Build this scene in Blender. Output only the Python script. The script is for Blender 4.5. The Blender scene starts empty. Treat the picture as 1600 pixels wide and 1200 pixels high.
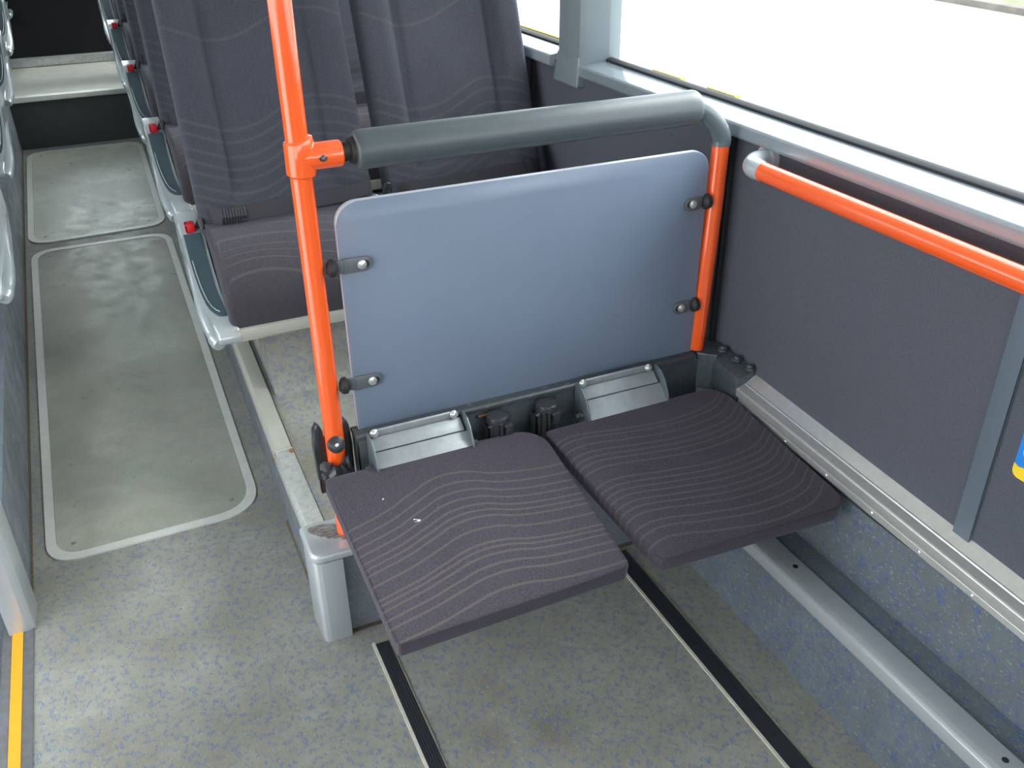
import bpy, bmesh, math, random
from mathutils import Vector, Matrix
random.seed(7)
D = bpy.data
SC = bpy.context.scene
COL = SC.collection
# ------------------------------------------------------------------ camera
F_PX, CAM_H = 1426.52, 1.62
pi_, ya_, ro_ = math.radians(29.7245), math.radians(23.907), math.radians(-.7266)
fw = Vector((math.sin(ya_)*math.cos(pi_), math.cos(ya_)*math.cos(pi_), -math.sin(pi_)))
rt = Vector((math.cos(ya_), -math.sin(ya_), 0)); up = rt.cross(fw)
r2 = math.cos(ro_)*rt + math.sin(ro_)*up; u2 = -math.sin(ro_)*rt + math.cos(ro_)*up
cam = D.cameras.new('camera'); cam.sensor_width = 36; cam.lens = F_PX/1600*36
cam.clip_start = .02; cam.clip_end = 300
co = D.objects.new('camera', cam); COL.objects.link(co)
m = Matrix((r2, u2, -fw)).transposed().to_4x4(); m.translation = (0, 0, CAM_H)
co.matrix_world = m
SC.camera = co
# ------------------------------------------------------------------ world, light, exposure
w = D.worlds.new('overcast_sky'); SC.world = w; w.use_nodes = True
nt = w.node_tree; bg = nt.nodes['Background']
tc = nt.nodes.new('ShaderNodeTexCoord'); sx = nt.nodes.new('ShaderNodeSeparateXYZ')
cr = nt.nodes.new('ShaderNodeValToRGB')
nt.links.new(tc.outputs['Generated'], sx.inputs[0]); nt.links.new(sx.outputs['Z'], cr.inputs[0])
cr.color_ramp.elements[0].position = 0.0; cr.color_ramp.elements[0].color = (1.0, 1.0, 1.0, 1)
cr.color_ramp.elements[1].position = .9; cr.color_ramp.elements[1].color = (.82, .9, 1, 1)
nt.links.new(cr.outputs[0], bg.inputs['Color'])
bg.inputs['Strength'].default_value = 4.8
SUN = D.lights.new('hazy_sun', 'SUN'); SUN.energy = 6.5; SUN.angle = math.radians(44); SUN.color = (1, .96, .9)
so = D.objects.new('hazy_sun', SUN); COL.objects.link(so); so.location = (9, -2, 12)
so.rotation_euler = Vector((-.74, -.06, -.62)).to_track_quat('-Z', 'Y').to_euler()
SC.view_settings.view_transform = 'Standard'; SC.view_settings.look = 'None'
SC.view_settings.gamma = 1; SC.view_settings.use_curve_mapping = False
SC.view_settings.exposure = 0.1

# ------------------------------------------------------------------ materials
def lin(c):
    return tuple(((v/255)/12.92 if v <= 10 else (((v/255)+.055)/1.055)**2.4) for v in c) + (1,)
def new_mat(name):
    mt = D.materials.new(name); mt.use_nodes = True
    n = mt.node_tree.nodes; l = mt.node_tree.links
    return mt, n, l, n['Principled BSDF']
def N(n, t, **kw):
    o = n.new(t)
    for k, v in kw.items(): setattr(o, k, v)
    return o
def mixc(n, l, fac, a, b, blend='MIX'):
    mx = n.new('ShaderNodeMix'); mx.data_type = 'RGBA'; mx.blend_type = blend
    for sock, v in ((0, fac), (6, a), (7, b)):
        if hasattr(v, 'is_linked'): l.new(v, mx.inputs[sock])
        else: mx.inputs[sock].default_value = v
    return mx.outputs[2]
def math_(n, l, op, a, b=None, c=None, clamp=False):
    q = n.new('ShaderNodeMath'); q.operation = op; q.use_clamp = clamp
    for i, v in enumerate((a, b, c)):
        if v is None: continue
        if hasattr(v, 'is_linked'): l.new(v, q.inputs[i])
        else: q.inputs[i].default_value = v
    return q.outputs[0]
def noise(n, l, vec, scale, detail=3, rough=.55):
    q = n.new('ShaderNodeTexNoise'); q.inputs['Scale'].default_value = scale
    q.inputs['Detail'].default_value = detail; q.inputs['Roughness'].default_value = rough
    if vec is not None: l.new(vec, q.inputs['Vector'])
    return q.outputs[0]
def ramp(n, l, fac, p0, p1, c0=(0, 0, 0, 1), c1=(1, 1, 1, 1)):
    q = n.new('ShaderNodeValToRGB'); l.new(fac, q.inputs[0])
    q.color_ramp.elements[0].position = p0; q.color_ramp.elements[0].color = c0
    q.color_ramp.elements[1].position = p1; q.color_ramp.elements[1].color = c1
    return q.outputs[0]
def mapping(n, l, scale=(1, 1, 1), rot=(0, 0, 0), src='Object'):
    t = n.new('ShaderNodeTexCoord'); mp = n.new('ShaderNodeMapping')
    mp.inputs['Scale'].default_value = scale; mp.inputs['Rotation'].default_value = rot
    l.new(t.outputs[src], mp.inputs[0]); return mp.outputs[0]
def bump(n, l, h, b, strength=.3, dist=.001):
    q = n.new('ShaderNodeBump'); q.inputs['Strength'].default_value = strength; q.inputs['Distance'].default_value = dist
    l.new(h, q.inputs['Height']); l.new(q.outputs[0], b.inputs['Normal'])
def plain(name, rgb, rough=.5, metal=0, var=.12, vs=30, bmp=0, bs=400, coat=0, spec=None):
    mt, n, l, b = new_mat(name)
    v = mapping(n, l)
    nz = noise(n, l, v, vs, 4)
    c = lin(rgb); d = tuple(x*(1-var) for x in c[:3]) + (1,); e = tuple(min(1, x*(1+var)) for x in c[:3]) + (1,)
    l.new(ramp(n, l, nz, .3, .7, d, e), b.inputs['Base Color'])
    b.inputs['Roughness'].default_value = rough; b.inputs['Metallic'].default_value = metal
    if coat: b.inputs['Coat Weight'].default_value = coat; b.inputs['Coat Roughness'].default_value = .08
    if spec is not None: b.inputs['Specular IOR Level'].default_value = spec
    if bmp: bump(n, l, noise(n, l, v, bs, 2), b, bmp)
    return mt
def vinyl(name, base, dirt, dirt_lo, dirt_hi, speck=.8, tint=(60, 88, 150), rough=.42, dens=.50):
    mt, n, l, b = new_mat(name)
    v = mapping(n, l)
    big = noise(n, l, v, 2.6, 5, .6)
    med = noise(n, l, v, 14, 4, .6)
    c = mixc(n, l, ramp(n, l, big, dirt_lo, dirt_hi), lin(base), lin(dirt))
    c = mixc(n, l, ramp(n, l, med, .35, .75), c, lin(tuple(x*.88 for x in base)), 'MIX')
    # clusters of short blue dashes woven into the sheet
    v2 = mapping(n, l, (1, 1, 1), (0, 0, .5))
    cl = ramp(n, l, noise(n, l, v2, 62, 1.2, .5), dens, dens+.07)
    v3 = mapping(n, l, (420, 95, 240), (0.3, 0.3, .35))
    fine = ramp(n, l, noise(n, l, v3, 1, 2, .6), .46, .54)
    f = math_(n, l, 'MULTIPLY', cl, fine); f = math_(n, l, 'MULTIPLY', f, speck)
    c = mixc(n, l, f, c, lin(tint))
    v4 = mapping(n, l, (300, 110, 180), (0.2, 0.1, -.4))
    f2 = math_(n, l, 'MULTIPLY', ramp(n, l, noise(n, l, v4, 1, 2, .6), .60, .68), .32)
    c = mixc(n, l, f2, c, lin((178, 186, 178)))
    l.new(c, b.inputs['Base Color'])
    b.inputs['Roughness'].default_value = rough
    l.new(ramp(n, l, med, .3, .8, (rough-.08,)*3+(1,), (rough+.2,)*3+(1,)), b.inputs['Roughness'])
    bump(n, l, noise(n, l, v, 260, 2), b, .12)
    return mt
def moquette(name, base, line, nlines=15, amp=.13, phase=0.0, lo=.06, hi=.80, width=.13, op=.8, curve=None, grow=(1, 0), lines=()):
    """upholstery with wavy woven stripes; UV: u across, v front to back"""
    mt, n, l, b = new_mat(name)
    t = n.new('ShaderNodeTexCoord'); s = n.new('ShaderNodeSeparateXYZ'); l.new(t.outputs['UV'], s.inputs[0])
    u, v = s.outputs[0], s.outputs[1]
    a = math_(n, l, 'SINE', math_(n, l, 'MULTIPLY_ADD', u, 4.6, phase))
    a2 = math_(n, l, 'SINE', math_(n, l, 'MULTIPLY_ADD', u, 8.3, phase*1.7+.6))
    a3 = math_(n, l, 'MULTIPLY', math_(n, l, 'MULTIPLY', a2, .25), v)
    wv = math_(n, l, 'SUBTRACT', v, math_(n, l, 'MULTIPLY', math_(n, l, 'ADD', a, a3), amp))
    # uneven spacing
    un = math_(n, l, 'SINE', math_(n, l, 'MULTIPLY', wv, 17.0))
    un2 = math_(n, l, 'SINE', math_(n, l, 'MULTIPLY_ADD', u, 3.1, 1.0))
    un = math_(n, l, 'MULTIPLY', math_(n, l, 'MULTIPLY', un, un2), .55)
    ph = math_(n, l, 'ADD', math_(n, l, 'MULTIPLY', wv, float(nlines)), un)
    fr = math_(n, l, 'ABSOLUTE', math_(n, l, 'SUBTRACT', math_(n, l, 'FRACT', ph), .5))
    line_m = ramp(n, l, fr, width*.55, width, (1, 1, 1, 1), (0, 0, 0, 1))
    m1 = math_(n, l, 'MULTIPLY', ramp(n, l, wv, lo, lo+.01), ramp(n, l, wv, hi, hi+.01, (1, 1, 1, 1), (0, 0, 0, 1)))
    wn = noise(n, l, mapping(n, l, (900, 120, 500), (0, 0, .1)), 1, 2)
    msk = math_(n, l, 'MULTIPLY', math_(n, l, 'MULTIPLY', line_m, m1), math_(n, l, 'MULTIPLY_ADD', wn, .9, .25, True))
    msk = math_(n, l, 'MULTIPLY', msk, op)
    if curve:   # woven lines at measured positions, all following one wave
        fc = n.new('ShaderNodeFloatCurve'); l.new(u, fc.inputs['Value']); cu = fc.mapping.curves[0]
        pts = [(a_, .5+2*d_) for a_, d_ in curve]
        cu.points[0].location = pts[0]; cu.points[1].location = pts[-1]
        for q in pts[1:-1]: cu.points.new(*q)
        fc.mapping.update()
        dsp = math_(n, l, 'MULTIPLY', math_(n, l, 'SUBTRACT', fc.outputs[0], .5), .5)
        dsp = math_(n, l, 'MULTIPLY', dsp, math_(n, l, 'MULTIPLY_ADD', v, grow[1], grow[0]))
        wv = math_(n, l, 'SUBTRACT', v, dsp); best = None
        for q in lines:
            dd = math_(n, l, 'ABSOLUTE', math_(n, l, 'SUBTRACT', wv, q))
            best = dd if best is None else math_(n, l, 'MINIMUM', best, dd)
        line_m = ramp(n, l, best, .0030, .0078, (1, 1, 1, 1), (0, 0, 0, 1))
        msk = math_(n, l, 'MULTIPLY', math_(n, l, 'MULTIPLY', line_m, math_(n, l, 'MULTIPLY_ADD', wn, .9, .25, True)), op)
    ov = mapping(n, l)
    big = noise(n, l, ov, 6, 3)
    c0 = mixc(n, l, ramp(n, l, big, .3, .75), lin(tuple(x*.93 for x in base)), lin(tuple(min(255, x*1.06) for x in base)))
    fib = noise(n, l, mapping(n, l, (700, 200, 500)), 1, 2)
    c0 = mixc(n, l, ramp(n, l, fib, .42, .7), c0, lin(tuple(min(255, x*1.28) for x in base)))
    l.new(mixc(n, l, msk, c0, lin(line)), b.inputs['Base Color'])
    b.inputs['Roughness'].default_value = .88; b.inputs['Specular IOR Level'].default_value = .15
    b.inputs['Sheen Weight'].default_value = .18; b.inputs['Sheen Roughness'].default_value = .45
    b.inputs['Sheen Tint'].default_value = (.8, .82, 1, 1)
    h = math_(n, l, 'ADD', noise(n, l, ov, 650, 2), math_(n, l, 'MULTIPLY', msk, .8))
    bump(n, l, h, b, .45, .0012)
    return mt
def worn_metal(name, rgb, rust=(120, 84, 55), rough=.35, metal=.8, lo=.62, hi=.72, scale=22, stretch=(1, 1, 1)):
    mt, n, l, b = new_mat(name)
    v = mapping(n, l, stretch)
    nz = noise(n, l, v, scale, 5, .65)
    c = mixc(n, l, ramp(n, l, nz, lo, hi), lin(rgb), lin(rust))
    c = mixc(n, l, ramp(n, l, noise(n, l, v, 70, 3), .4, .8), c, lin(tuple(x*.85 for x in rgb)))
    l.new(c, b.inputs['Base Color'])
    b.inputs['Metallic'].default_value = metal; b.inputs['Roughness'].default_value = rough
    return mt

M = {}
M['vinyl_floor'] = vinyl('speckled_floor_vinyl', (152, 152, 141), (112, 105, 86), .42, .72, .60, (82, 102, 150))
M['vinyl_wall'] = vinyl('speckled_wall_vinyl', (104, 113, 120), (92, 92, 86), .5, .75, .62, (52, 82, 146), .42, .545)
M['vinyl_side'] = vinyl('side_wall_vinyl', (112, 118, 124), (98, 94, 84), .55, .8, .3)
M['hatch'] = vinyl('worn_hatch_vinyl', (172, 174, 160), (120, 124, 110), .36, .70, .25, (130, 140, 158), .34)
M['hatch_lit'] = vinyl('brightened_worn_hatch_vinyl', (214, 216, 204), (160, 164, 150), .40, .72, .2, (150, 160, 176), .32)  # worn vinyl, colour also raised to stand in for daylight at the rear
M['hatch_frame'] = plain('satin_aluminium_frame', (214, 216, 210), .42, .25, .06)
M['alu'] = plain('brushed_aluminium', (222, 223, 220), .28, .7, .05, 60)
M['alu_dull'] = plain('dull_aluminium', (150, 152, 150), .42, .6, .08, 60)
M['silver_paint'] = plain('silver_painted_plastic', (186, 192, 196), .3, .35, .03, coat=.3)
M['grey_trim'] = worn_metal('worn_light_trim', (188, 192, 188), (140, 118, 90), .34, .3, .70, .80, 18)
M['beige_trim'] = plain('beige_grey_trim', (166, 166, 156), .45, .1, .05)
M['orange'] = plain('orange_powder_coat', (240, 92, 28), .25, 0, .02, coat=1)
M['rubber'] = plain('black_rubber', (34, 35, 38), .6, 0, .1)
M['black_plastic'] = plain('black_plastic', (50, 51, 54), .30, 0, .1)
M['pad'] = plain('ribbed_grey_pad', (72, 80, 85), .36, 0, .05, 40, .35, 500)
M['elbow'] = plain('grey_plastic_elbow', (86, 96, 102), .3, 0, .03, coat=.2)
M['board'] = plain('blue_grey_laminate', (116, 129, 149), .36, 0, .02, 8, .05, 300)
M['board_edge'] = plain('pale_board_edge', (190, 196, 206), .4, 0, .05)
M['strap'] = plain('grey_strap', (98, 103, 107), .38, .2, .05)
M['bolt'] = plain('zinc_bolt', (210, 212, 208), .3, .7, .1, 200)
M['beam'] = worn_metal('painted_steel_beam', (84, 92, 97), (120, 100, 70), .38, .35, .74, .8, 30)
M['beam_rim'] = worn_metal('chipped_beam_rim', (84, 90, 94), (164, 152, 132), .4, .4, .60, .66, 30, (1, 4, 4))
M['hinge'] = plain('grey_hinge_metal', (112, 122, 128), .32, .45, .05)
M['cover'] = plain('satin_cover_plate', (150, 155, 158), .42, .3, .08, 50)
M['wall_fabric'] = plain('dark_grey_wall_felt', (84, 87, 96), .92, 0, .20, 420, .5, 500, spec=.12)
M['frame_grey'] = plain('grey_window_trim', (136, 146, 154), .26, 0, .03, coat=1)
M['pillar'] = plain('grey_pillar_trim', (116, 126, 132), .42, 0, .03)
M['strip_grey'] = plain('blue_grey_strip', (90, 102, 113), .5, 0, .03)
M['ceiling'] = plain('pale_ceiling', (196, 198, 196), .6, 0, .03)
M['dark'] = plain('dark_engine_cover', (14, 15, 18), .8, 0, .1)
M['dark_blue'] = plain('dark_blue_step', (44, 48, 66), .6, 0, .1)
M['black_strip'] = plain('black_ribbed_insert', (40, 44, 50), .5, 0, .12, 50)
M['sealant'] = plain('pale_sealant', (196, 192, 178), .6, 0, .1, 60)
M['grime'] = plain('grime_edge', (92, 84, 68), .8, 0, .25, 80)
M['yellow'] = plain('yellow_safety_line', (232, 164, 34), .5, 0, .05, 80)
M['yellow_ext'] = plain('yellow_body_stripe', (240, 205, 40), .4, 0, .05)
M['blue'] = plain('blue_sticker', (32, 128, 214), .35, 0, .03)
M['white'] = plain('white_print', (235, 238, 240), .4, 0, .02)
M['teal'] = plain('dark_teal_plastic', (62, 82, 92), .28, 0, .04, coat=.3)
M['shell'] = plain('silver_seat_shell', (188, 196, 200), .24, .4, .03, coat=.3)
M['red'] = plain('red_button', (205, 24, 34), .4, 0, .05)
M['webbing'] = plain('dark_seat_belt_webbing', (52, 52, 58), .7, 0, .1, 300, .4, 700)
M['seat_back_plastic'] = plain('dark_seat_frame_plastic', (60, 64, 70), .5, 0, .06)
FB = (62, 58, 65)
M['fold_a'] = moquette('striped_moquette_a', FB, (98, 92, 85), op=.85, grow=(.4, .85),
    curve=[(0, -.07), (.165, -.02), (.306, .05), (.445, .105), (.566, .095), (.674, .045), (.8, .012), (.95, -.005), (1, -.004)],
    lines=(.70, .637, .582, .533, .485, .449, .413, .348, .270, .242, .209, .159, .114, .04))
M['fold_b'] = moquette('striped_moquette_b', FB, (96, 90, 84), op=.8,
    curve=[(0, .045), (.06, .065), (.115, .07), (.338, .03), (.571, 0), (.746, .012), (.86, .04), (.95, .10), (1, .14)],
    lines=(.832, .798, .745, .69, .65, .612, .565, .467, .425, .385, .345, .30, .26, .215, .15, .105, .04))
M['seat_fab'] = moquette('striped_moquette_c', (62, 60, 65), (98, 92, 88), 12, .08, .4, .15, .72, .09, .55)
M['back_fab'] = moquette('striped_moquette_d', (58, 60, 68), (90, 87, 86), op=.42, grow=(1, 0),
    curve=[(0, .03), (.12, .0), (.25, -.02), (.4, -.01), (.55, .03), (.7, .065), (.85, .055), (1, .02)],
    lines=(.09, .125, .155, .19, .235, .27, .31, .36, .40, .69))
M['deck_lit'] = plain('lit_deck_vinyl', (196, 196, 186), .4, 0, .08, 12)  # deck top: daylight falling on it put into a lighter base colour
M['deck_shaded'] = plain('shaded_step_riser_vinyl', (66, 72, 74), .6, 0, .12, 20)  # riser below the deck lip: its shade painted as a darker base colour
M['ground'] = plain('pale_paving', (214, 212, 206), .9, 0, .05, .7)
M['grass'] = plain('grass_verge', (98, 106, 72), .95, 0, .4, 3)
M['kerb'] = plain('stone_kerb', (104, 98, 92), .9, 0, .3, 2)

def glass_mat():
    mt = D.materials.new('window_glass'); mt.use_nodes = True
    n = mt.node_tree.nodes; l = mt.node_tree.links; n.clear()
    o = n.new('ShaderNodeOutputMaterial'); t = n.new('ShaderNodeBsdfTransparent'); g = n.new('ShaderNodeBsdfGlossy')
    g.inputs['Roughness'].default_value = .02; t.inputs['Color'].default_value = (.93, .96, .96, 1)
    mx = n.new('ShaderNodeMixShader'); mx.inputs[0].default_value = .05; l.new(t.outputs[0], mx.inputs[1]); l.new(g.outputs[0], mx.inputs[2])
    l.new(mx.outputs[0], o.inputs[0]); return mt
M['glass'] = glass_mat()

# ------------------------------------------------------------------ mesh helpers (all coordinates are world coordinates)
ORI = {}
def empty(name, loc, label=None, cat=None, group=None):
    o = D.objects.new(name, None); COL.objects.link(o); o.location = loc; o.empty_display_size = .05
    ORI[o.name] = Vector(loc)
    if label: o['label'] = label
    if cat: o['category'] = cat
    if group: o['group'] = group
    return o
def tag(o, label, cat, group=None):
    o['label'] = label; o['category'] = cat
    if group: o['group'] = group
    return o
def obj(name, bm, mats, parent=None, origin=None, label=None, kind=None, angle=35):
    if not isinstance(mats, (list, tuple)): mats = [mats]
    org = Vector(origin) if origin else (ORI[parent.name] if parent else Vector((0, 0, 0)))
    bmesh.ops.recalc_face_normals(bm, faces=bm.faces[:])
    for v in bm.verts: v.co -= org
    me = D.meshes.new(name); bm.to_mesh(me); bm.free()
    for k in mats: me.materials.append(M[k])
    for p in me.polygons: p.use_smooth = True
    me.set_sharp_from_angle(angle=math.radians(angle))
    o = D.objects.new(name, me); COL.objects.link(o)
    if parent: o.parent = parent
    else: o.location = org
    ORI[o.name] = org
    if label: o['label'] = label
    if kind: o['kind'] = kind
    return o
def uvl(bm): return bm.loops.layers.uv.verify()
def bx(bm, x0, x1, y0, y1, z0, z1, bev=0, seg=2, mi=0, zf=None):
    """box, optional bevel; zf(x,y) adds height (for ramps)"""
    vs = [bm.verts.new((x, y, z)) for z in (z0, z1) for y in (y0, y1) for x in (x0, x1)]
    fs = [(0, 1, 3, 2), (4, 5, 7, 6), (0, 1, 5, 4), (2, 3, 7, 6), (0, 2, 6, 4), (1, 3, 7, 5)]
    F = [bm.faces.new([vs[i] for i in f]) for f in fs]
    for f in F: f.material_index = mi
    if bev:
        es = list({e for f in F for e in f.edges})
        bmesh.ops.bevel(bm, geom=es, offset=bev, segments=seg, affect='EDGES', profile=.5, material=-1)
    return vs
def hexa(bm, p, mi=0, bev=0, seg=2):
    """8 points: bottom 4 (ccw) then top 4"""
    vs = [bm.verts.new(q) for q in p]
    F = [bm.faces.new([vs[i] for i in f]) for f in ((0, 1, 2, 3), (4, 5, 6, 7), (0, 1, 5, 4), (1, 2, 6, 5), (2, 3, 7, 6), (3, 0, 4, 7))]
    for f in F: f.material_index = mi
    if bev:
        bmesh.ops.bevel(bm, geom=list({e for f in F for e in f.edges}), offset=bev, segments=seg, affect='EDGES', profile=.5, material=-1)
def prism(bm, pts, axis, a0, a1, bev=0, seg=3, mi=0, uv=None, end_only=False, f0=None):
    """extrude a 2-D outline along x, y or z. pts in the other two axes (in x,y,z order)"""
    def P(p, a):
        if axis == 'x': return (a, p[0], p[1])
        if axis == 'y': return (p[0], a, p[1])
        return (p[0], p[1], a)
    n = len(pts)
    A = [bm.verts.new(P(p, a0)) for p in pts]; B = [bm.verts.new(P(p, a1)) for p in pts]
    F = [bm.faces.new(A), bm.faces.new(B)]
    ends = F[:]
    sides = []
    for i in range(n):
        f = bm.faces.new((A[i], A[(i+1) % n], B[(i+1) % n], B[i])); sides.append(f)
    F += sides
    for f in F: f.material_index = mi
    if uv:
        L = uvl(bm); s = 0; arc = []
        for i in range(n):
            arc.append(s); s += (Vector(pts[(i+1) % n])-Vector(pts[i])).length
        arc.append(s)
        for i, f in enumerate(sides):
            for lp in f.loops:
                k = None
                if lp.vert in (A[i], B[i]): k = arc[i]
                else: k = arc[i+1]
                lp[L].uv = ((lp.vert.co.x - a0)/uv, k/uv)
        for f in ends:
            for lp in f.loops: lp[L].uv = (0, 0)
    if bev:
        if end_only: es = [e for f in ends for e in f.edges]
        else:
            es = [e for f in F for e in f.edges]
        es = list(set(es))
        bmesh.ops.bevel(bm, geom=es, offset=bev, segments=seg, affect='EDGES', profile=.5, material=-1, clamp_overlap=True)
    return F
def tube(bm, pts, r, seg=20, cap=True, mi=0):
    pts = [Vector(p) for p in pts]; rings = []
    n = len(pts); rr = r if isinstance(r, (list, tuple)) else [r]*n
    prev = None
    for i, p in enumerate(pts):
        t = (pts[min(i+1, n-1)]-pts[max(i-1, 0)]).normalized()
        if prev is None:
            a = Vector((0, 0, 1)) if abs(t.z) < .9 else Vector((0, 1, 0)); x = t.cross(a).normalized()
        else:
            x = (prev - t*prev.dot(t)).normalized()
        prev = x; y = t.cross(x)
        rings.append([bm.verts.new(p + rr[i]*(math.cos(k*2*math.pi/seg)*x + math.sin(k*2*math.pi/seg)*y)) for k in range(seg)])
    for i in range(n-1):
        for k in range(seg):
            f = bm.faces.new((rings[i][k], rings[i][(k+1) % seg], rings[i+1][(k+1) % seg], rings[i+1][k])); f.material_index = mi
    if cap:
        for q in (rings[0], rings[-1]):
            f = bm.faces.new(q); f.material_index = mi
    return rings
def smooth_path(pts, k=6):
    """Catmull-Rom"""
    P = [Vector(p) for p in pts]; P = [P[0]*2-P[1]] + P + [P[-1]*2-P[-2]]; out = []
    for i in range(1, len(P)-2):
        for j in range(k):
            t = j/k
            out.append(.5*((2*P[i]) + (-P[i-1]+P[i+1])*t + (2*P[i-1]-5*P[i]+4*P[i+1]-P[i+2])*t*t + (-P[i-1]+3*P[i]-3*P[i+1]+P[i+2])*t**3))
    out.append(P[-2]); return out
def disc(bm, c, nrm, r, h, seg=20, dome=0, mi=0):
    c = Vector(c); nrm = Vector(nrm).normalized()
    pts = [c, c+nrm*h*.8, c+nrm*h]; rr = [r, r, r*.82]
    if dome: pts += [c+nrm*(h+dome*.7), c+nrm*(h+dome)]; rr += [r*.5, r*.05]
    tube(bm, pts, rr, seg, True, mi)
def rrect(W, H, rad, seg=7, ins=0):
    """rounded rectangle outline, rad for corners (0,0),(W,0),(W,H),(0,H)"""
    out = []
    cs = [((0, 0), (1, 1), 180), ((W, 0), (-1, 1), 270), ((W, H), (-1, -1), 0), ((0, H), (1, -1), 90)]
    for i, ((cx, cy), (sx_, sy_), a0) in enumerate(cs):
        r = max(rad[i]-ins, .0008)
        ox, oy = cx+sx_*(ins+r), cy+sy_*(ins+r)
        for k in range(seg+1):
            a = math.radians(a0+90*k/seg); out.append((ox+r*math.cos(a), oy+r*math.sin(a)))
    return out
def slab(bm, W, H, rad, T, er, fmap, relief=None, rings=9, mi=0, uvf=None, seg=7):
    """soft slab: rounded outline, rounded top rim, relief(u,v) on top. fmap(a,b,n)->world"""
    L = uvl(bm); R = []; U = []
    def ring(ins, n, sc=1, rel=False):
        o = rrect(W, H, rad, seg, ins); vs = []; us = []
        for a, b in o:
            a = W/2+(a-W/2)*sc; b = H/2+(b-H/2)*sc
            nn = n + (relief(a/W, b/H) if (rel and relief) else 0)
            vs.append(bm.verts.new(fmap(a, b, nn))); us.append((a/W, b/H))
        R.append(vs); U.append(us)
    ring(er*.8, -T); ring(er*.15, -T+er*.5); ring(0, -T+er)
    for k in range(5):
        th = math.pi/2*k/4; ring(er*(1-math.cos(th)), -er+er*math.sin(th), 1, k >= 2)
    for k in range(1, rings): ring(er, 0, 1-k/rings, True)
    cu = (.5, .5); cv = bm.verts.new(fmap(W/2, H/2, relief(.5, .5) if relief else 0))
    m_ = len(R[0])
    for i in range(len(R)-1):
        for k in range(m_):
            k2 = (k+1) % m_
            f = bm.faces.new((R[i][k], R[i][k2], R[i+1][k2], R[i+1][k])); f.material_index = mi
            for lp, q in zip(f.loops, (U[i][k], U[i][k2], U[i+1][k2], U[i+1][k])): lp[L].uv = q
    for k in range(m_):
        k2 = (k+1) % m_
        f = bm.faces.new((R[-1][k], R[-1][k2], cv)); f.material_index = mi
        for lp, q in zip(f.loops, (U[-1][k], U[-1][k2], cu)): lp[L].uv = q
    f = bm.faces.new(list(reversed(R[0]))); f.material_index = mi
    for lp, q in zip(f.loops, reversed(U[0])): lp[L].uv = q
NB = bmesh.new
def sst(a, b, x):
    t = max(0, min(1, (x-a)/(b-a))); return t*t*(3-2*t)

# ------------------------------------------------------------------ setting
S = .08; Y0 = 2.15
def rz(y): return max(0, (y-Y0))*S           # the aisle ramps up towards the rear
def pz(y): return .26 + max(0, (y-2.1))*S    # the platform ramps too
YE = 5.65                                     # rear step
def struct(name, bm, mats, **kw): return obj(name, bm, mats, kind='structure', **kw)
# aisle floor
b = NB(); XL, XP, XR = -.415, .25, 1.18
b_pts = [(-4.5, 0), (Y0, 0), (YE+.05, rz(YE+.05)), (YE+.05, -.12), (Y0, -.12), (-4.5, -.12)]
prism(b, b_pts, 'x', XL, XP)
prism(b, [(-4.5, 0), (1.66, 0), (1.66, -.12), (-4.5, -.12)], 'x', XP, XR)
bx(b, -1.5, XL, -4.5, .35, -.12, 0)
struct('floor', b, 'vinyl_floor')
# right platform
b = NB(); prism(b, [(1.66, -.12), (1.66, .258), (2.1, .258), (YE+1.4, pz(YE+1.4)-.002), (YE+1.4, -.12)], 'x', XP, 1.36)
struct('floor_platform_right', b, 'vinyl_side')
b = NB(); prism(b, [(1.70, .258), (2.1, .258), (YE, pz(YE)-.002), (YE, pz(YE)+.002), (2.1, .262), (1.70, .262)], 'x', .29, 1.30)
struct('floor_platform_right_covering', b, 'vinyl_floor')
# coved podium under the passenger seats
b = NB(); prism(b, [(2.34, .270), (2.375, .290), (2.395, .315), (2.405, .35), (2.41, .468), (YE, .468+(YE-2.4)*S), (YE, .3), (2.4, .2)], 'x', .30, 1.30)
struct('floor_seat_podium', b, 'vinyl_floor')
# left platform with seat rows
b = NB(); prism(b, [(2.052, -.42), (2.052, .26), (YE+1.4, pz(YE+1.4)), (YE+1.4, -.42)], 'x', -1.46, XL)
struct('floor_platform_left', b, 'vinyl_side')
# dirty seam where aisle floor meets the left platform
b = NB(); bx(b, XL, XL+.006, 2.1, YE, 0, .006)
for v in b.verts: v.co.z += rz(v.co.y)
struct('trim_3', b, 'grime')
b = NB()
prism(b, [(XP-.006, 0.0), (XP, 0.0), (XP, .006), (XP-.006, .003)], 'y', 1.7, Y0)
prism(b, [(.3, 0.0), (1.178, 0.0), (1.178, .002), (.3, .002)], 'y', 1.648, 1.660)
struct('trim_4', b, 'grime')
# door well on the left, with its step edge
b = NB(); prism(b, [(-1.45, -.3), (-.47, -.3), (-.47, -.02), (-.415, -.02), (-.415, -.34), (-1.45, -.34)], 'y', .35, 2.05)
struct('floor_door_well', b, 'dark_blue')
b = NB(); bx(b, -.478, -.408, .35, 2.02, -.05, .004, .002)
bx(b, -.455, -.431, .35, 1.995, .004, .0065, mi=1)
M['sill_grey'] = plain('worn_grey_sill', (112, 113, 116), .5, .2, .15, 60)
struct('trim_5', b, ['sill_grey', 'yellow'])
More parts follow.
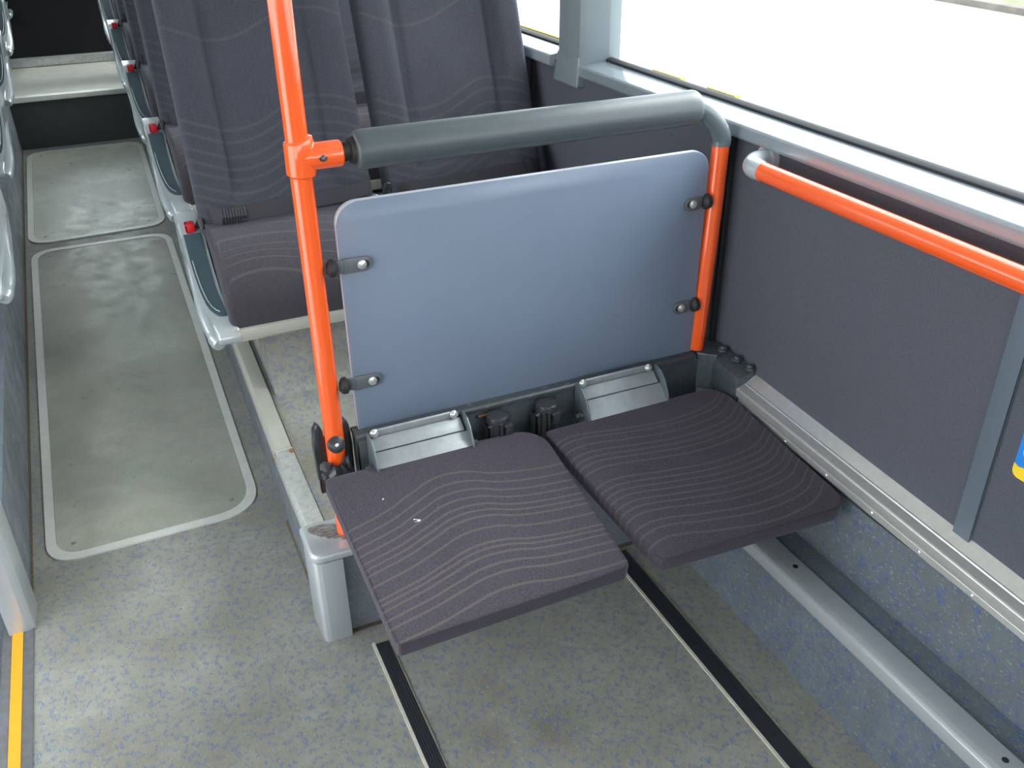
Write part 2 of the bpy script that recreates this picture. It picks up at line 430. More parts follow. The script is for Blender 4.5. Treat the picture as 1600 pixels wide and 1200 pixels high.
# wheel-side riser, ledge and lower wall on the right
b = NB(); prism(b, [(1.18, -.12), (1.18, .235), (1.30, .235), (1.302, .415), (1.40, .415), (1.40, -.12)], 'y', -4.5, 1.66)
struct('wall_right_lower', b, 'vinyl_wall')
b = NB()
prism(b, [(1.176, .205), (1.174, .238), (1.180, .2425), (1.192, .244), (1.236, .243), (1.238, .236), (1.181, .236), (1.181, .205)], 'y', -1.6, 1.64, .0012, 2)
for y in (1.18, .62, .1):
    disc(b, (1.212, y, .2435), (0, 0, 1), .006, .0015, 14, mi=1)
struct('trim_6', b, ['silver_paint', 'rubber'])
# felt wall above the rail
b = NB(); prism(b, [(1.34, .26), (1.34, 1.085), (1.42, 1.085), (1.42, .26)], 'y', 1.66, YE+1.4)
prism(b, [(1.34, .416), (1.34, 1.085), (1.42, 1.085), (1.42, .416)], 'y', -4.5, 1.66)
struct('wall_right', b, 'wall_fabric')
b = NB(); bx(b, 1.333, 1.341, .8835, .922, .49, 1.08, .001)
struct('trim_7', b, 'strip_grey')
b = NB(); bx(b, 1.318, 1.341, 1.715, 1.745, .5, 1.07, .005)
struct('trim_8', b, 'rubber')
b = NB(); bx(b, 1.325, 1.341, 2.80, 2.86, .4, 1.07, .006)
struct('trim_9', b, 'seat_back_plastic')
# windows on the right
SILL = [(1.345, 1.066), (1.322, 1.068), (1.320, 1.074), (1.320, 1.096), (1.325, 1.101), (1.398, 1.112), (1.425, 1.112), (1.425, 1.066)]
def window(num, y0, y1, side=1):
    def mx(p): return [(side*q[0], q[1]) for q in p]
    b = NB()
    prism(b, mx(SILL), 'y', y0, y1, .0015, 2)
    prism(b, mx([(1.39, 1.95), (1.34, 2.0), (1.34, 2.06), (1.425, 2.06), (1.425, 1.95)]), 'y', y0, y1)
    root = struct('window_%d' % num, b, 'frame_grey')
    b = NB(); g = .006
    prism(b, mx([(1.394, 1.110), (1.394, 1.117), (1.402, 1.122), (1.414, 1.122), (1.414, 1.110)]), 'y', y0, y1)
    prism(b, mx([(1.394, 1.95), (1.394, 1.942), (1.414, 1.942), (1.414, 1.95)]), 'y', y0, y1)
    for ya in (y0, y1-.012): bx(b, *sorted((side*1.394, side*1.414)), ya, ya+.012, 1.112, 1.95)
    obj('seal', b, 'rubber', root)
    b = NB(); bx(b, *sorted((side*1.404, side*1.409)), y0+.002, y1-.002, 1.114, 1.948)
    obj('pane', b, 'glass', root)
    return root
window(1, -1.2, 2.50); window(2, 2.66, 4.55); window(3, 4.75, 6.9)
def pillar(num, ya, yb, side=1):
    b = NB()
    P = [(side*1.402, ya-.035), (side*1.335, ya-.012), (side*1.322, ya), (side*1.318, (ya+yb)/2), (side*1.322, yb), (side*1.335, yb+.012), (side*1.402, yb+.04), (side*1.44, yb+.04), (side*1.44, ya-.035)]
    prism(b, P, 'z', 1.09, 2.1, .003, 2)
    hexa(b, [(side*1.312, ya-.006, 1.036), (side*1.36, ya-.006, 1.036), (side*1.36, yb+.02, 1.036), (side*1.312, yb+.02, 1.036),
             (side*1.320, ya-.001, 1.125), (side*1.36, ya-.001, 1.125), (side*1.36, yb+.006, 1.125), (side*1.320, yb+.006, 1.125)], 0, .006, 3)
    struct('trim_%d' % num, b, 'pillar')
pillar(1, 2.468, 2.60); pillar(2, 4.60, 4.72)
# rest of the shell: left side, front, rear, ceiling
b = NB(); bx(b, -1.50, -1.45, 2.05, 7.05, -.3, 1.09); bx(b, -1.50, -1.45, -4.5, .35, -.3, 1.09)
struct('wall_left', b, 'wall_fabric')
window(4, 2.15, 4.55, -1); window(5, 4.75, 6.9, -1)
pillar(10, 4.60, 4.72, -1)
window(6, -4.3, -1.35); window(7, -4.3, -1.35, -1); window(8, -1.2, .25, -1)
b = NB(); bx(b, -1.5, -1.42, 2.02, 2.14, -.3, 2.1); bx(b, -1.5, -1.42, 6.9, 7.05, 1.09, 2.1); bx(b, 1.34, 1.44, 6.9, 7.05, 1.09, 2.1)
bx(b, 1.34, 1.44, -1.35, -1.2, 1.085, 2.1); bx(b, -1.5, -1.42, -1.35, -1.2, 1.085, 2.1); bx(b, -1.5, -1.42, .25, .37, -.3, 2.1)
bx(b, 1.34, 1.44, -4.5, -4.3, 1.085, 2.1); bx(b, -1.5, -1.42, -4.5, -4.3, 1.085, 2.1)
struct('trim_11', b, 'pillar')
b = NB(); bx(b, -1.5, 1.45, -4.6, 7.1, 2.06, 2.12); struct('ceiling', b, 'ceiling')
b = NB(); bx(b, -1.5, 1.45, 7.05, 7.12, -.3, 1.2); bx(b, -1.5, -1.2, 7.05, 7.12, 1.2, 2.08); bx(b, 1.2, 1.45, 7.05, 7.12, 1.2, 2.08); struct('wall_rear', b, 'dark')
b = NB(); bx(b, -1.2, 1.2, 7.07, 7.075, 1.2, 2.06); struct('window_9', b, 'glass')
b = NB(); bx(b, -1.5, 1.45, -4.6, -4.5, -.3, 1.0); struct('wall_front', b, 'seat_back_plastic')
# rear step and deck
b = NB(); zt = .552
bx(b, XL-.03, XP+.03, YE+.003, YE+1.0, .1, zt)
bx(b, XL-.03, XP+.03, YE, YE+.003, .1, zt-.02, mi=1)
struct('floor_rear_deck', b, ['deck_lit', 'deck_shaded'])
b = NB(); bx(b, XL-.03, XP+.03, YE-.014, YE+.045, zt-.022, zt+.006, .003)
struct('trim_12', b, 'hatch_frame')
b = NB(); bx(b, XL-.03, XP+.03, YE+.93, YE+1.0, zt, zt+.05, .004)
struct('trim_13', b, 'grey_trim')
b = NB(); bx(b, XL-.06, XP+.06, YE+1.0, 7.05, .1, 1.12); struct('wall_rear_engine_cover', b, 'dark')
# outside
b = NB(); vs = [b.verts.new(p) for p in ((-60, -60, -.9), (60, -60, -.9), (60, 60, -.9), (-60, 60, -.9))]; b.faces.new(vs)
struct('floor_outdoor_paving', b, 'ground')
b = NB()
A = Vector((16.08, 14.68, -.9)); B_ = Vector((15.8, 12.3, -.9)); dr = (A-B_).normalized(); nn = Vector((dr.y, -dr.x, 0))
p0 = A+dr*9-nn*.1; p1 = B_-dr*14-nn*.1
for (o0, o1, h, mi) in ((0, .3, .12, 0), (.3, 7, .10, 1)):
    q = [p1+nn*o0, p1+nn*o1, p0+nn*o1, p0+nn*o0]
    hexa(b, [tuple(v-Vector((0, 0, .05))) for v in q]+[tuple(v+Vector((0, 0, h))) for v in q], mi)
struct('trim_14', b, ['kerb', 'grass'])
b = NB(); bx(b, 1.43, 1.445, 2.10, 2.24, 1.06, 1.119); bx(b, 1.43, 1.445, 1.86, 1.98, 1.06, 1.119); bx(b, 1.43, 1.445, 2.80, 3.12, 1.06, 1.122); struct('trim_15', b, 'yellow_ext')

# ------------------------------------------------------------------ step trims and corner posts (countable pieces of edging)
def edging(name, label, y0, y1, x0, x1, mk, zf, lift=.006):
    b = NB(); prism(b, [(x0-.006, -.045), (x0-.008, -.004), (x0, lift), (x1-.004, lift), (x1, -.001), (x0+.004, -.002), (x0+.004, -.045)], 'y', y0, y1, .0015, 2)
    for v in b.verts: v.co.z += zf(v.co.y)
    o = obj(name, b, mk, origin=((x0+x1)/2, (y0+y1)/2, zf(y0))); return tag(o, label, 'edge trim')
edging('step_edge_trim', 'short bright aluminium edge trim between the rusty joint and the corner post', 1.762, 2.098, .246, .290, 'grey_trim', pz)
o = edging('step_edge_trim', 'long beige edge trim along the platform beside the passenger seats', 2.102, YE, .246, .288, 'beige_trim', lambda y: pz(y)+.004, .01)
b = NB(); bx(b, .239, .288, 2.096, 2.104, .222, .272, .002); ob = obj('joint_cap', b, 'grey_trim', o)
b = NB(); disc(b, (.283, 2.09, .268), (0, -.4, 1), .006, .003, 12); disc(b, (.236, 2.115, .236), (-1, 0, 0), .005, .003, 12)
M['rust'] = plain('rust', (136, 84, 54), .8, 0, .3, 200); obj('rusty_screw', b, 'rust', o)
def corner_post(loc, label, x0, x1, y0, h, mirror=False):
    r_ = empty('corner_post', loc, label, 'post')
    b = NB(); prism(b, [(x0, y0+.012), (x0+.006, y0+.003), (x0+.016, y0), (x1, y0), (x1, y0+.02), (x0+.02, y0+.02), (x0+.02, y0+.1), (x0-.004, y0+.1)], 'z', 0, h-.01, .001, 2)
    if mirror:
        for v in b.verts: v.co.x = x0+x1-v.co.x
    obj('post', b, 'silver_paint', r_)
    return r_
cp = corner_post((.27, 1.66, 0), 'silver corner post with rounded cap at the orange pole foot', .232, .298, 1.64, .25)
b = NB()
def capmap(a, c, n): return (.226+a, 1.634+c, .268+n)
slab(b, .125, .13, (.028, .02, .01, .01), .026, .009, capmap, rings=3)
cap = obj('cap', b, 'silver_paint', cp)
b = NB()
el = [(.306+.064*math.cos(t*math.pi/12)*.95-.02*math.sin(t*math.pi/12), 1.705+.037*math.sin(t*math.pi/12)-.018*math.cos(t*math.pi/12)) for t in range(24)]
prism(b, el, 'z', .262, .2715)
M['scraped'] = worn_metal('scraped_metal', (170, 172, 170), (96, 84, 72), .34, .5, .42, .62, 40, (1, 6, 1))
obj('pole_foot_plate', b, 'scraped', cap, label='scraped oval metal plate')
cpl = corner_post((-.43, 2.0, 0), 'grey corner post at the left edge above the yellow line', -.462, -.405, 1.985, .62, True)

# ------------------------------------------------------------------ floor tracks
def track(label, x0, x1, y0, y1):
    r_ = empty('floor_track', ((x0+x1)/2, y0, 0), label, 'floor track', 'tracks set into the floor')
    b = NB(); bx(b, x0+.006, x1-.003, y0, y1-.006, -.002, .003)
    for k in range(5):
        xx = x0+.012+k*(x1-x0-.02)/4
        bx(b, xx-.0012, xx+.0012, y0, y1-.006, .003, .0040)
    obj('insert', b, 'black_strip', r_)
    b = NB(); bx(b, x0, x0+.0068, y0, y1, -.002, .0042)
    obj('edge_strip', b, 'sealant', r_)
    b = NB(); random.seed(int(x0*1000)); y = y0
    while y < y1-.03:
        st = .03+random.random()*.05; wd = .0022+.003*random.random()**2
        bx(b, x1-.004, x1-.004+wd, y, min(y+st, y1-.002), -.002, .0032); y += st
    M.setdefault('old_glue', plain('old_glue', (136, 130, 114), .8, 0, .2, 90))
    obj('glue_line', b, 'old_glue', r_)
    return r_
track('black floor track with pale edge strip, starting beneath the corner of the left fold-down seat', .331, .375, -1.5, 1.592)
track('black floor track with pale edge strip, running out between the two fold-down seats', 1.003, 1.058, -1.5, 1.64)

# ------------------------------------------------------------------ aisle hatches
def hatch(label, outline, y_mid, mk='hatch'):
    """outline: rounded quad corners (near-left, near-right, far-right, far-left) with radii"""
    r_ = empty('floor_hatch', (-.1, y_mid, rz(y_mid)), label, 'floor hatch', 'hatch covers along the aisle')
    def rounded(ins):
        pts = []; C = [Vector(c[:2]) for c in outline]; n = 4
        # inset towards the centre by moving along adjacent edges
        for i in range(4):
            p, q, s_ = C[i], C[(i+1) % 4], C[(i-1) % 4]
            e1 = (q-p).normalized(); e2 = (s_-p).normalized(); c0 = p+e1*ins+e2*ins
            r = outline[i][2]-ins*.6
            a = c0+e2*r; d = c0+e1*r
            for k in range(9):
                t = k/8; pts.append(((1-t)**2)*a+2*t*(1-t)*c0+t*t*d)
        return pts
    def ringmesh(i0, i1, z0, z1):
        b = NB(); A = rounded(i0); B2 = rounded(i1); n = len(A); V = []
        for P, z in ((A, z0), (A, z1), (B2, z1), (B2, z0)):
            V.append([b.verts.new((p.x, p.y, z+rz(p.y))) for p in P])
        for j in range(4):
            for k in range(n):
                b.faces.new((V[j][k], V[j][(k+1) % n], V[(j+1) % 4][(k+1) % n], V[(j+1) % 4][k]))
        return b
    obj('frame', ringmesh(0, .026, -.001, .005), 'hatch_frame', r_)
    b = NB(); A = rounded(.027); vb = [b.verts.new((p.x, p.y, -.001+rz(p.y))) for p in A]; vt = [b.verts.new((p.x, p.y, .003+rz(p.y))) for p in A]
    b.faces.new(vt); b.faces.new(vb)
    for k in range(len(A)): b.faces.new((vb[k], vb[(k+1) % len(A)], vt[(k+1) % len(A)], vt[k]))
    pn = obj('cover_panel', b, mk, r_)
    I = rounded(.055); 
    for k in (4, 13, 22, 31):
        b = NB(); p = I[k]; c = (p.x, p.y, rz(p.y)+.003)
        disc(b, c, (0, 0, 1), .007, .0012, 14); obj('screw', b, 'alu_dull', pn)
    return r_
hatch('long worn hatch cover on the aisle floor, nearest the camera', [(-.376, 2.215, .09), (.196, 2.225, .12), (.190, 4.27, .10), (-.388, 4.27, .10)], 3.2)
hatch('shorter pale hatch cover on the aisle floor by the rear step', [(-.398, 4.34, .10), (.190, 4.36, .10), (.198, 5.58, .10), (-.392, 5.58, .10)], 5.0, 'hatch_lit')

# ------------------------------------------------------------------ partition: orange pole, padded bar, board
PY = 1.70
gp = empty('grab_pole', (.325, PY, .27), 'tall orange pole with tee joint at the aisle end of the grey board', 'grab pole')
b = NB(); tube(b, [(.325, PY, .268), (.325, PY, .7), (.326, PY, 1.3), (.329, PY, 2.06)], .0212, 28); obj('pole', b, 'orange', gp)
b = NB(); tube(b, [(.3265, PY, 1.112), (.3265, PY, 1.116), (.3275, PY, 1.122), (.3285, PY, 1.176), (.3275, PY, 1.180), (.3265, PY, 1.184)], [.0222, .0275, .0285, .0285, .0275, .0222], 28)
tube(b, [(.33, PY-.003, 1.148), (.398, PY-.003, 1.148), (.404, PY-.003, 1.148), (.406, PY-.003, 1.148)], [.0255, .0255, .0245, .0225], 28)
tj = obj('tee_joint', b, 'orange', gp)
b = NB(); disc(b, (.365, PY-.026, 1.150), (0, -1, .35), .0082, .0025, 18); disc(b, (.365, PY-.0285, 1.151), (0, -1, .35), .0045, .0012, 6, mi=1)
obj('screw', b, ['rubber', 'beam_rim'], tj)
b = NB(); disc(b, (.322, PY-.022, .524), (0, -1, .45), .019, .010, 24, .002); disc(b, (.322, PY-.034, .529), (0, -1, .45), .0045, .0012, 6, mi=1)
obj('clamp_knob', b, ['black_plastic', 'bolt'], gp)
b = NB()
pl = [(math.cos(a)*.036, math.sin(a)*.05) for a in [math.pi*k/10 for k in range(11)]]
for xo in (.292, .352):
    prism(b, [(xo-.012, .42), (xo+.012, .42), (xo+.013, .50), (xo+.010, .548), (xo, .562), (xo-.010, .548), (xo-.013, .50)], 'y', PY+.006, PY+.030, .003, 2)
bx(b, .283, .362, PY+.01, PY+.03, .38, .52, .003)
obj('mounting_plate', b, 'black_plastic', gp)
b = NB()   # crumpled black tape around the foot of the pole
for k in range(9):
    a = k*.75; rr = .026+.006*random.random()
    tube(b, [(.318+rr*math.cos(a), PY-.03+rr*.5*math.sin(a), .452+.01*math.sin(k*1.9)), (.318+rr*math.cos(a+.7), PY-.03+rr*.55*math.sin(a+.7), .466+.012*math.cos(k*2.3)), (.318+rr*.9*math.cos(a+1.4), PY-.03+rr*.5*math.sin(a+1.4), .455)], [.008, .013, .007], 7)
obj('tape_wrap', b, 'black_plastic', gp, label='crumpled black tape wrap')

pr = empty('padded_rail', (.81, PY, 1.15), 'thick grey padded bar running from the orange pole to the window wall', 'padded rail')
b = NB(); zc = 1.149; X0, X1 = .431, 1.205
n = 40; pts = [(X0, PY, zc), (X0+.002, PY, zc), (X0+.006, PY, zc)] + [(X0+.012+(X1-X0-.024)*k/n, PY, zc) for k in range(n+1)] + [(X1-.006, PY, zc), (X1-.002, PY, zc), (X1, PY, zc)]
rr = [.030, .034, .0365] + [.0378]*(n+1) + [.0365, .034, .029]
tube(b, pts, rr, 36); obj('pad', b, 'pad', pr)
b = NB(); tube(b, [(.407, PY, zc), (.44, PY, zc)], .0185, 24); tube(b, [(.422, PY, zc), (.4325, PY, zc)], [.024, .027], 24); obj('core_tube', b, 'rubber', pr)
b = NB(); tube(b, smooth_path([(1.19, PY, zc), (1.215, PY, zc-.004), (1.245, PY, zc-.026), (1.268, PY, zc-.052), (1.280, PY, zc-.075), (1.281, PY, zc-.092)], 6), .0225, 28); obj('elbow', b, 'elbow', pr)
b = NB(); tube(b, [(1.281, PY, zc-.092), (1.279, PY, .9), (1.272, PY, .68), (1.267, PY, .541)], .0205, 28); obj('end_post', b, 'orange', pr, label='orange end post')

bd = empty('partition_board', (.82, PY, .8), 'blue-grey board clamped between the two orange posts under the padded bar', 'board')
b = NB(); BX0, BX1, BZ0, BZ1 = .379, 1.250, .530, 1.052
out = rrect(BX1-BX0, BZ1-BZ0, (.012, .012, .045, .045), 8)
pts = [(BX0+x, BZ0+z) for x, z in out]
F_ = prism(b, pts, 'y', PY-.006, PY+.008, mi=1)
F_[0].material_index = 0; F_[1].material_index = 0
es = [e for e in F_[0].edges]; bmesh.ops.bevel(b, geom=es, offset=.0014, segments=2, affect='EDGES', profile=.5, material=1)
obj('panel', b, ['board', 'board_edge'], bd, angle=50)
def strap(xb, zb, xp, zp, side):
    """strap from bolt on the board to the post"""
    b = NB(); y = PY-.0068; s_ = 1 if side == 'l' else -1
    L = abs(xb-xp); hw = .0155
    seg = 10
    top = []; ol = []
    for k in range(9):
        a = -math.pi/2+math.pi*k/8; ol.append((xb+s_*hw*math.cos(a)+s_*.008, zb+hw*math.sin(a)))
    p = Vector((xp, zp)); q = Vector((xb, zb))
    ol2 = [(q.x - s_*(L-.035), zb+hw*1.05), (q.x-s_*(L-.035), zb-hw*1.05)]
    prism(b, ol+ol2, 'y', y-.004, y, .0012, 2)
    # section bending back to hug the post
    xe = q.x-s_*(L-.035)
    hexa(b, [(xe, y-.004, zb-hw), (xe-s_*.014, y-.001, zb-hw*.85), (xe-s_*.014, y+.006, zb-hw*.85), (xe, y, zb-hw),
             (xe, y-.004, zb+hw), (xe-s_*.014, y-.001, zb+hw*.85), (xe-s_*.014, y+.006, zb+hw*.85), (xe, y, zb+hw)], 0, .001)
    st = obj('strap', b, 'strap', bd)
    b = NB(); disc(b, (xb+s_*.002, y-.004, zb), (0, -1, 0), .0095, .0035, 20, .002); obj('bolt', b, 'bolt', st)
    b = NB(); disc(b, (xb+s_*.010, y-.0042, zb), (0, -1, 0), .008, .0006, 16); obj('slot', b, 'rubber', st)
    b = NB()
    c = Vector((xe-s_*.012, y+.001, zb)); 
    tube(b, [c, c-Vector((s_*.008, 0, 0)), c-Vector((s_*.017, 0, 0)), c-Vector((s_*.022, -.002, 0))], [.010, .019, .018, .010], 16)
    obj('rubber_bush', b, 'rubber', st)
strap(.420, .922, .350, .92, 'l'); strap(.418, .654, .348, .655, 'l')
strap(1.214, .930, 1.262, .93, 'r'); strap(1.206, .668, 1.256, .668, 'r')

# ------------------------------------------------------------------ cross beam carrying the fold-down seats
cb = empty('seat_crossbeam', (.82, 1.70, .48), 'dark steel cross beam under the grey board carrying the fold-down seats', 'beam')
b = NB(); bx(b, .368, 1.262, 1.672, 1.70, .40, .522, .003)
bx(b, .368, 1.262, 1.70, 1.72, .40, .53, .003)
beam = obj('beam', b, 'beam', cb)
b = NB()
prism(b, [(1.668, .522), (1.668, .534), (1.674, .5375), (1.705, .5375), (1.722, .531), (1.722, .522)], 'x', .366, 1.25, .0015, 2)
obj('rim', b, 'beam_rim', cb)
for xs in (.665, .835):
    b = NB(); bx(b, xs-.018, xs+.018, 1.6695, 1.675, .508, .5155, .001); s_ = obj('slot', b, 'rubber', beam)
    b = NB(); bx(b, xs-.011, xs+.013, 1.668, 1.672, .509, .5145, .001); obj('rusty_edge', b, 'rust', s_)
b = NB()
prism(b, [(1.255, 1.675), (1.285, 1.735), (1.338, 1.735), (1.338, 1.66), (1.292, 1.64), (1.275, 1.655)], 'z', .44, .540, .004, 3)
hexa(b, [(1.284, 1.545, .455), (1.338, 1.545, .465), (1.338, 1.70, .465), (1.284, 1.70, .45), (1.286, 1.545, .520), (1.338, 1.545, .538), (1.338, 1.70, .545), (1.286, 1.70, .530)], 0, .004, 3)
cbt = empty('corner_bracket', (1.31, 1.64, .45), 'dark steel corner bracket joining the cross beam to the wall rail', 'bracket')
cbr = obj('bracket_body', b, 'beam', cbt)
for p in ((1.322, 1.60, .540), (1.325, 1.553, .538), (1.318, 1.655, .543)):
    b = NB(); tube(b, [(p[0], p[1], p[2]-.002), (p[0], p[1], p[2]+.005), (p[0], p[1], p[2]+.0052), (p[0], p[1], p[2]+.011)], [.012, .012, .0085, .0075], 12); obj('nut', b, 'beam_rim', cbr)
b = NB(); hexa(b, [(1.286, 1.626, .475), (1.289, 1.626, .475), (1.289, 1.632, .475), (1.286, 1.632, .475), (1.286, 1.622, .505), (1.289, 1.622, .505), (1.289, 1.628, .505), (1.286, 1.628, .505)])
obj('cable_tie', b, 'white', cbr)

# ------------------------------------------------------------------ fold-down seats
def fold_seat(label, BL, BR, FR, FL, rads, matk, hx0, hx1):
    c = (Vector(BL)+Vector(BR)+Vector(FR)+Vector(FL))/4
    r_ = empty('fold_down_seat', (c.x, 1.66, c.z), label, 'fold-down seat', 'pair of fold-down seats')
    BL, BR, FR, FL = map(Vector, (BL, BR, FR, FL)); W = (BR-BL).length; H = (BL-FL).length
    nr = (FR-FL).cross(BL-FL).normalized()
    def fm(a, bb, n):
        u, v = a/W, bb/H
        return (FL*(1-u)+FR*u)*(1-v)+(BL*(1-u)+BR*u)*v + nr*n
    def rel(u, v):
        # shallow dish and softly rolled front
        return .004*math.sin(math.pi*u)*math.sin(math.pi*v) - .006*sst(.12, 0, v)
    b = NB(); slab(b, W, H, rads, .042, .008, fm, rel, 12)
    obj('cushion', b, matk, r_, angle=80)
    b = NB()
    def fm2(a, bb, n): return fm(a+.015, bb+.02, n-.042)
    slab(b, W-.03, H-.035, (.03,)*4, .010, .003, fm2, rings=2)
    obj('base_pan', b, 'black_plastic', r_)
    # hinge: two ears and a folded cover
    for x in (hx0, hx1):
        b = NB()
        prof = [(1.667, .44), (1.667, .541), (1.652, .545), (1.634, .541), (1.612, .524), (1.594, .492), (1.584, .44)]
        prism(b, prof, 'x', x-.0022, x+.0022, .0008, 2)
        e = obj('hinge_ear', b, 'hinge', r_)
        b = NB(); s_ = 1 if x == hx0 else -1
        tube(b, [(x-s_*.003, 1.625, .475), (x-s_*.012, 1.625, .475), (x-s_*.0121, 1.625, .475), (x-s_*.020, 1.625, .475)], [.010, .010, .006, .006], 12)
        obj('pivot_nut', b, 'beam_rim', e)
    b = NB()
    xa, xb_ = hx0+.004, hx1-.006
    prism(b, [(1.656, .532), (1.656, .528), (1.632, .509), (1.630, .513)], 'x', xa+.002, xb_-.002, .0008, 2)
    prism(b, [(1.630, .5095), (1.633, .505), (1.60, .474), (1.585, .44), (1.575, .45), (1.592, .478)], 'x', xa, xb_+.006, .0008, 2)
    prism(b, [(1.6665, .50), (1.6665, .545), (1.663, .548), (1.660, .545), (1.660, .50)], 'x', xa+.006, xb_-.012, .001, 2)
    cv = obj('hinge_cover', b, 'cover', r_)
    for x in (xa+.010, xb_-.016):
        b = NB(); disc(b, (x, 1.659, .541), (0, -1, .3), .0095, .0045, 18, .003); obj('bolt', b, 'bolt', cv)
    return r_
fold_seat('wavy-striped fold-down seat nearer the aisle, with white specks on it', (.276, 1.618, .487), (.782, 1.614, .487), (.764, 1.158, .430), (.283, 1.151, .430),
          (.012, .018, .075, .012), 'fold_a', .390, .612)
fold_seat('wavy-striped fold-down seat against the window wall, in shade', (.789, 1.600, .477), (1.277, 1.602, .480), (1.291, 1.132, .427), (.826, 1.150, .427),
          (.014, .045, .06, .012), 'fold_b', .905, 1.122)
def stop(label, x, lean):
    r_ = empty('rubber_stop', (x, 1.65, .47), label, 'rubber stop', 'black stops between the fold-down seats')
    b = NB(); q = lean*.003
    tube(b, [(x, 1.640, .40), (x-q, 1.638, .50), (x-q, 1.637, .518), (x-q, 1.637, .525), (x-q, 1.637, .528)], [.027, .027, .027, .0245, .019], 26)
    bx(b, x-.034, x-.020, 1.618, 1.655, .40, .512, .005, 3)
    bd_ = obj('body', b, 'black_plastic', r_)
    b = NB(); bx(b, x+.000, x+.022, 1.604, 1.618, .485, .512, .003); bx(b, x-.012, x-.002, 1.606, 1.616, .43, .520, .003)
    obj('latch', b, 'black_plastic', bd_)
stop('black rubber stop peeking up behind the seat nearer the aisle', .692, 1)
stop('black rubber stop between the seats, touching the window-side one', .812, -1)
# specks on the cushion
for (x, y, sc, lb) in ((.417, 1.423, 1.5, 'larger white crumb on the aisle-side fold-down seat'), (.372, 1.507, .6, 'tiny white crumb near the back of the aisle-side fold-down seat')):
    b = NB(); z = .4885+(y-1.618)*.1225
    for k in range(5 if sc > 1 else 2):
        dx, dy = (random.random()-.5)*.007*sc, (random.random()-.5)*.005*sc
        hexa(b, [(x+dx+sx_*.0022*sc*random.uniform(.5, 1), y+dy+sy_*.0022*sc*random.uniform(.5, 1), z+zz*.0016) for zz in (0, 1) for sx_, sy_ in ((-1, -1), (1, -1), (1, 1), (-1, 1))])
    o = obj('crumb', b, 'white', origin=(x, y, z)); tag(o, lb, 'crumb')

# ------------------------------------------------------------------ wall rail and orange handrail
def railz(y): return .038*(y-1.6)
wr = empty('wall_rail', (1.31, 1.5, .5), 'ribbed aluminium rail along the foot of the grey felt wall', 'rail')
b = NB()
prof = [(1.302, .448), (1.294, .450), (1.294, .4645), (1.301, .4665), (1.301, .474), (1.288, .4755), (1.286, .478), (1.286, .4965), (1.2895, .499),
        (1.3095, .5035), (1.311, .5065), (1.313, .5065), (1.3145, .5055), (1.337, .5205), (1.340, .524), (1.342, .524), (1.342, .440), (1.302, .440)]
prism(b, prof, 'y', -1.6, 1.545, .0006, 1)
for v in b.verts: v.co.z += railz(v.co.y)
obj('profile', b, 'alu', wr, angle=20)
for y in (1.50, 1.36, 1.22, 1.08, .95, .82, .70, .58):
    b = NB(); disc(b, (1.2935, y, .457+railz(y)), (-1, 0, .1), .0042, .002, 12, .001); obj('rivet', b, 'bolt', wr)
hr = empty('handrail', (1.26, 1.2, 1.05), 'horizontal orange handrail on the felt wall below the window', 'handrail')
b = NB(); tube(b, [(1.262, 1.53, 1.045), (1.262, .9, 1.046), (1.262, -.2, 1.048)], .0205, 28); obj('bar', b, 'orange', hr)
b = NB()
tube(b, smooth_path([(1.262, 1.519, 1.045), (1.263, 1.546, 1.045), (1.272, 1.567, 1.045), (1.298, 1.588, 1.045), (1.34, 1.596, 1.045)], 5), [.0215]*4+[.0225]*14+[.023]*3, 24)
tube(b, [(1.326, 1.596, 1.045), (1.3405, 1.596, 1.045)], [.030, .033], 24)
obj('end_mount', b, 'silver_paint', hr)

# sticker at the right edge
sk = empty('wall_sticker', (1.339, .82, .71), 'rounded blue and yellow sticker on the felt wall at the right edge', 'sticker')
b = NB()
o_ = [(.848-x, .672+z) for x, z in rrect(.10, .12, (.012,)*4, 6)]
prism(b, o_, 'x', 1.3385, 1.3405); obj('sheet', b, 'blue', sk)
b = NB()
lo_ = [(y, z) for y, z in o_ if z < .69]
lo_ = sorted([p for p in lo_ if p[0] < .798], key=lambda p: -p[1]) 
yl = [(.8482, .697)] + [(.848, .684), (.8465, .679), (.843, .6745), (.838, .6722), (.836, .6718), (.760, .6718), (.748, .684), (.748, .690)] + [(.748+.1*t, .690+.010*math.sin(t*3.1)) for t in (.15, .35, .55, .75, .9)]
prism(b, yl, 'x', 1.3380, 1.3392); obj('yellow_band', b, 'yellow_ext', sk)
b = NB()
for k in range(20):
    a0 = math.pi*2*k/20; a1 = math.pi*2*(k+1)/20
    q = [(.822+r*math.cos(a), .728+r*math.sin(a)) for a, r in ((a0, .016), (a1, .016), (a1, .0125), (a0, .0125))]
    prism(b, q, 'x', 1.3378, 1.3386)
obj('white_ring', b, 'white', sk)

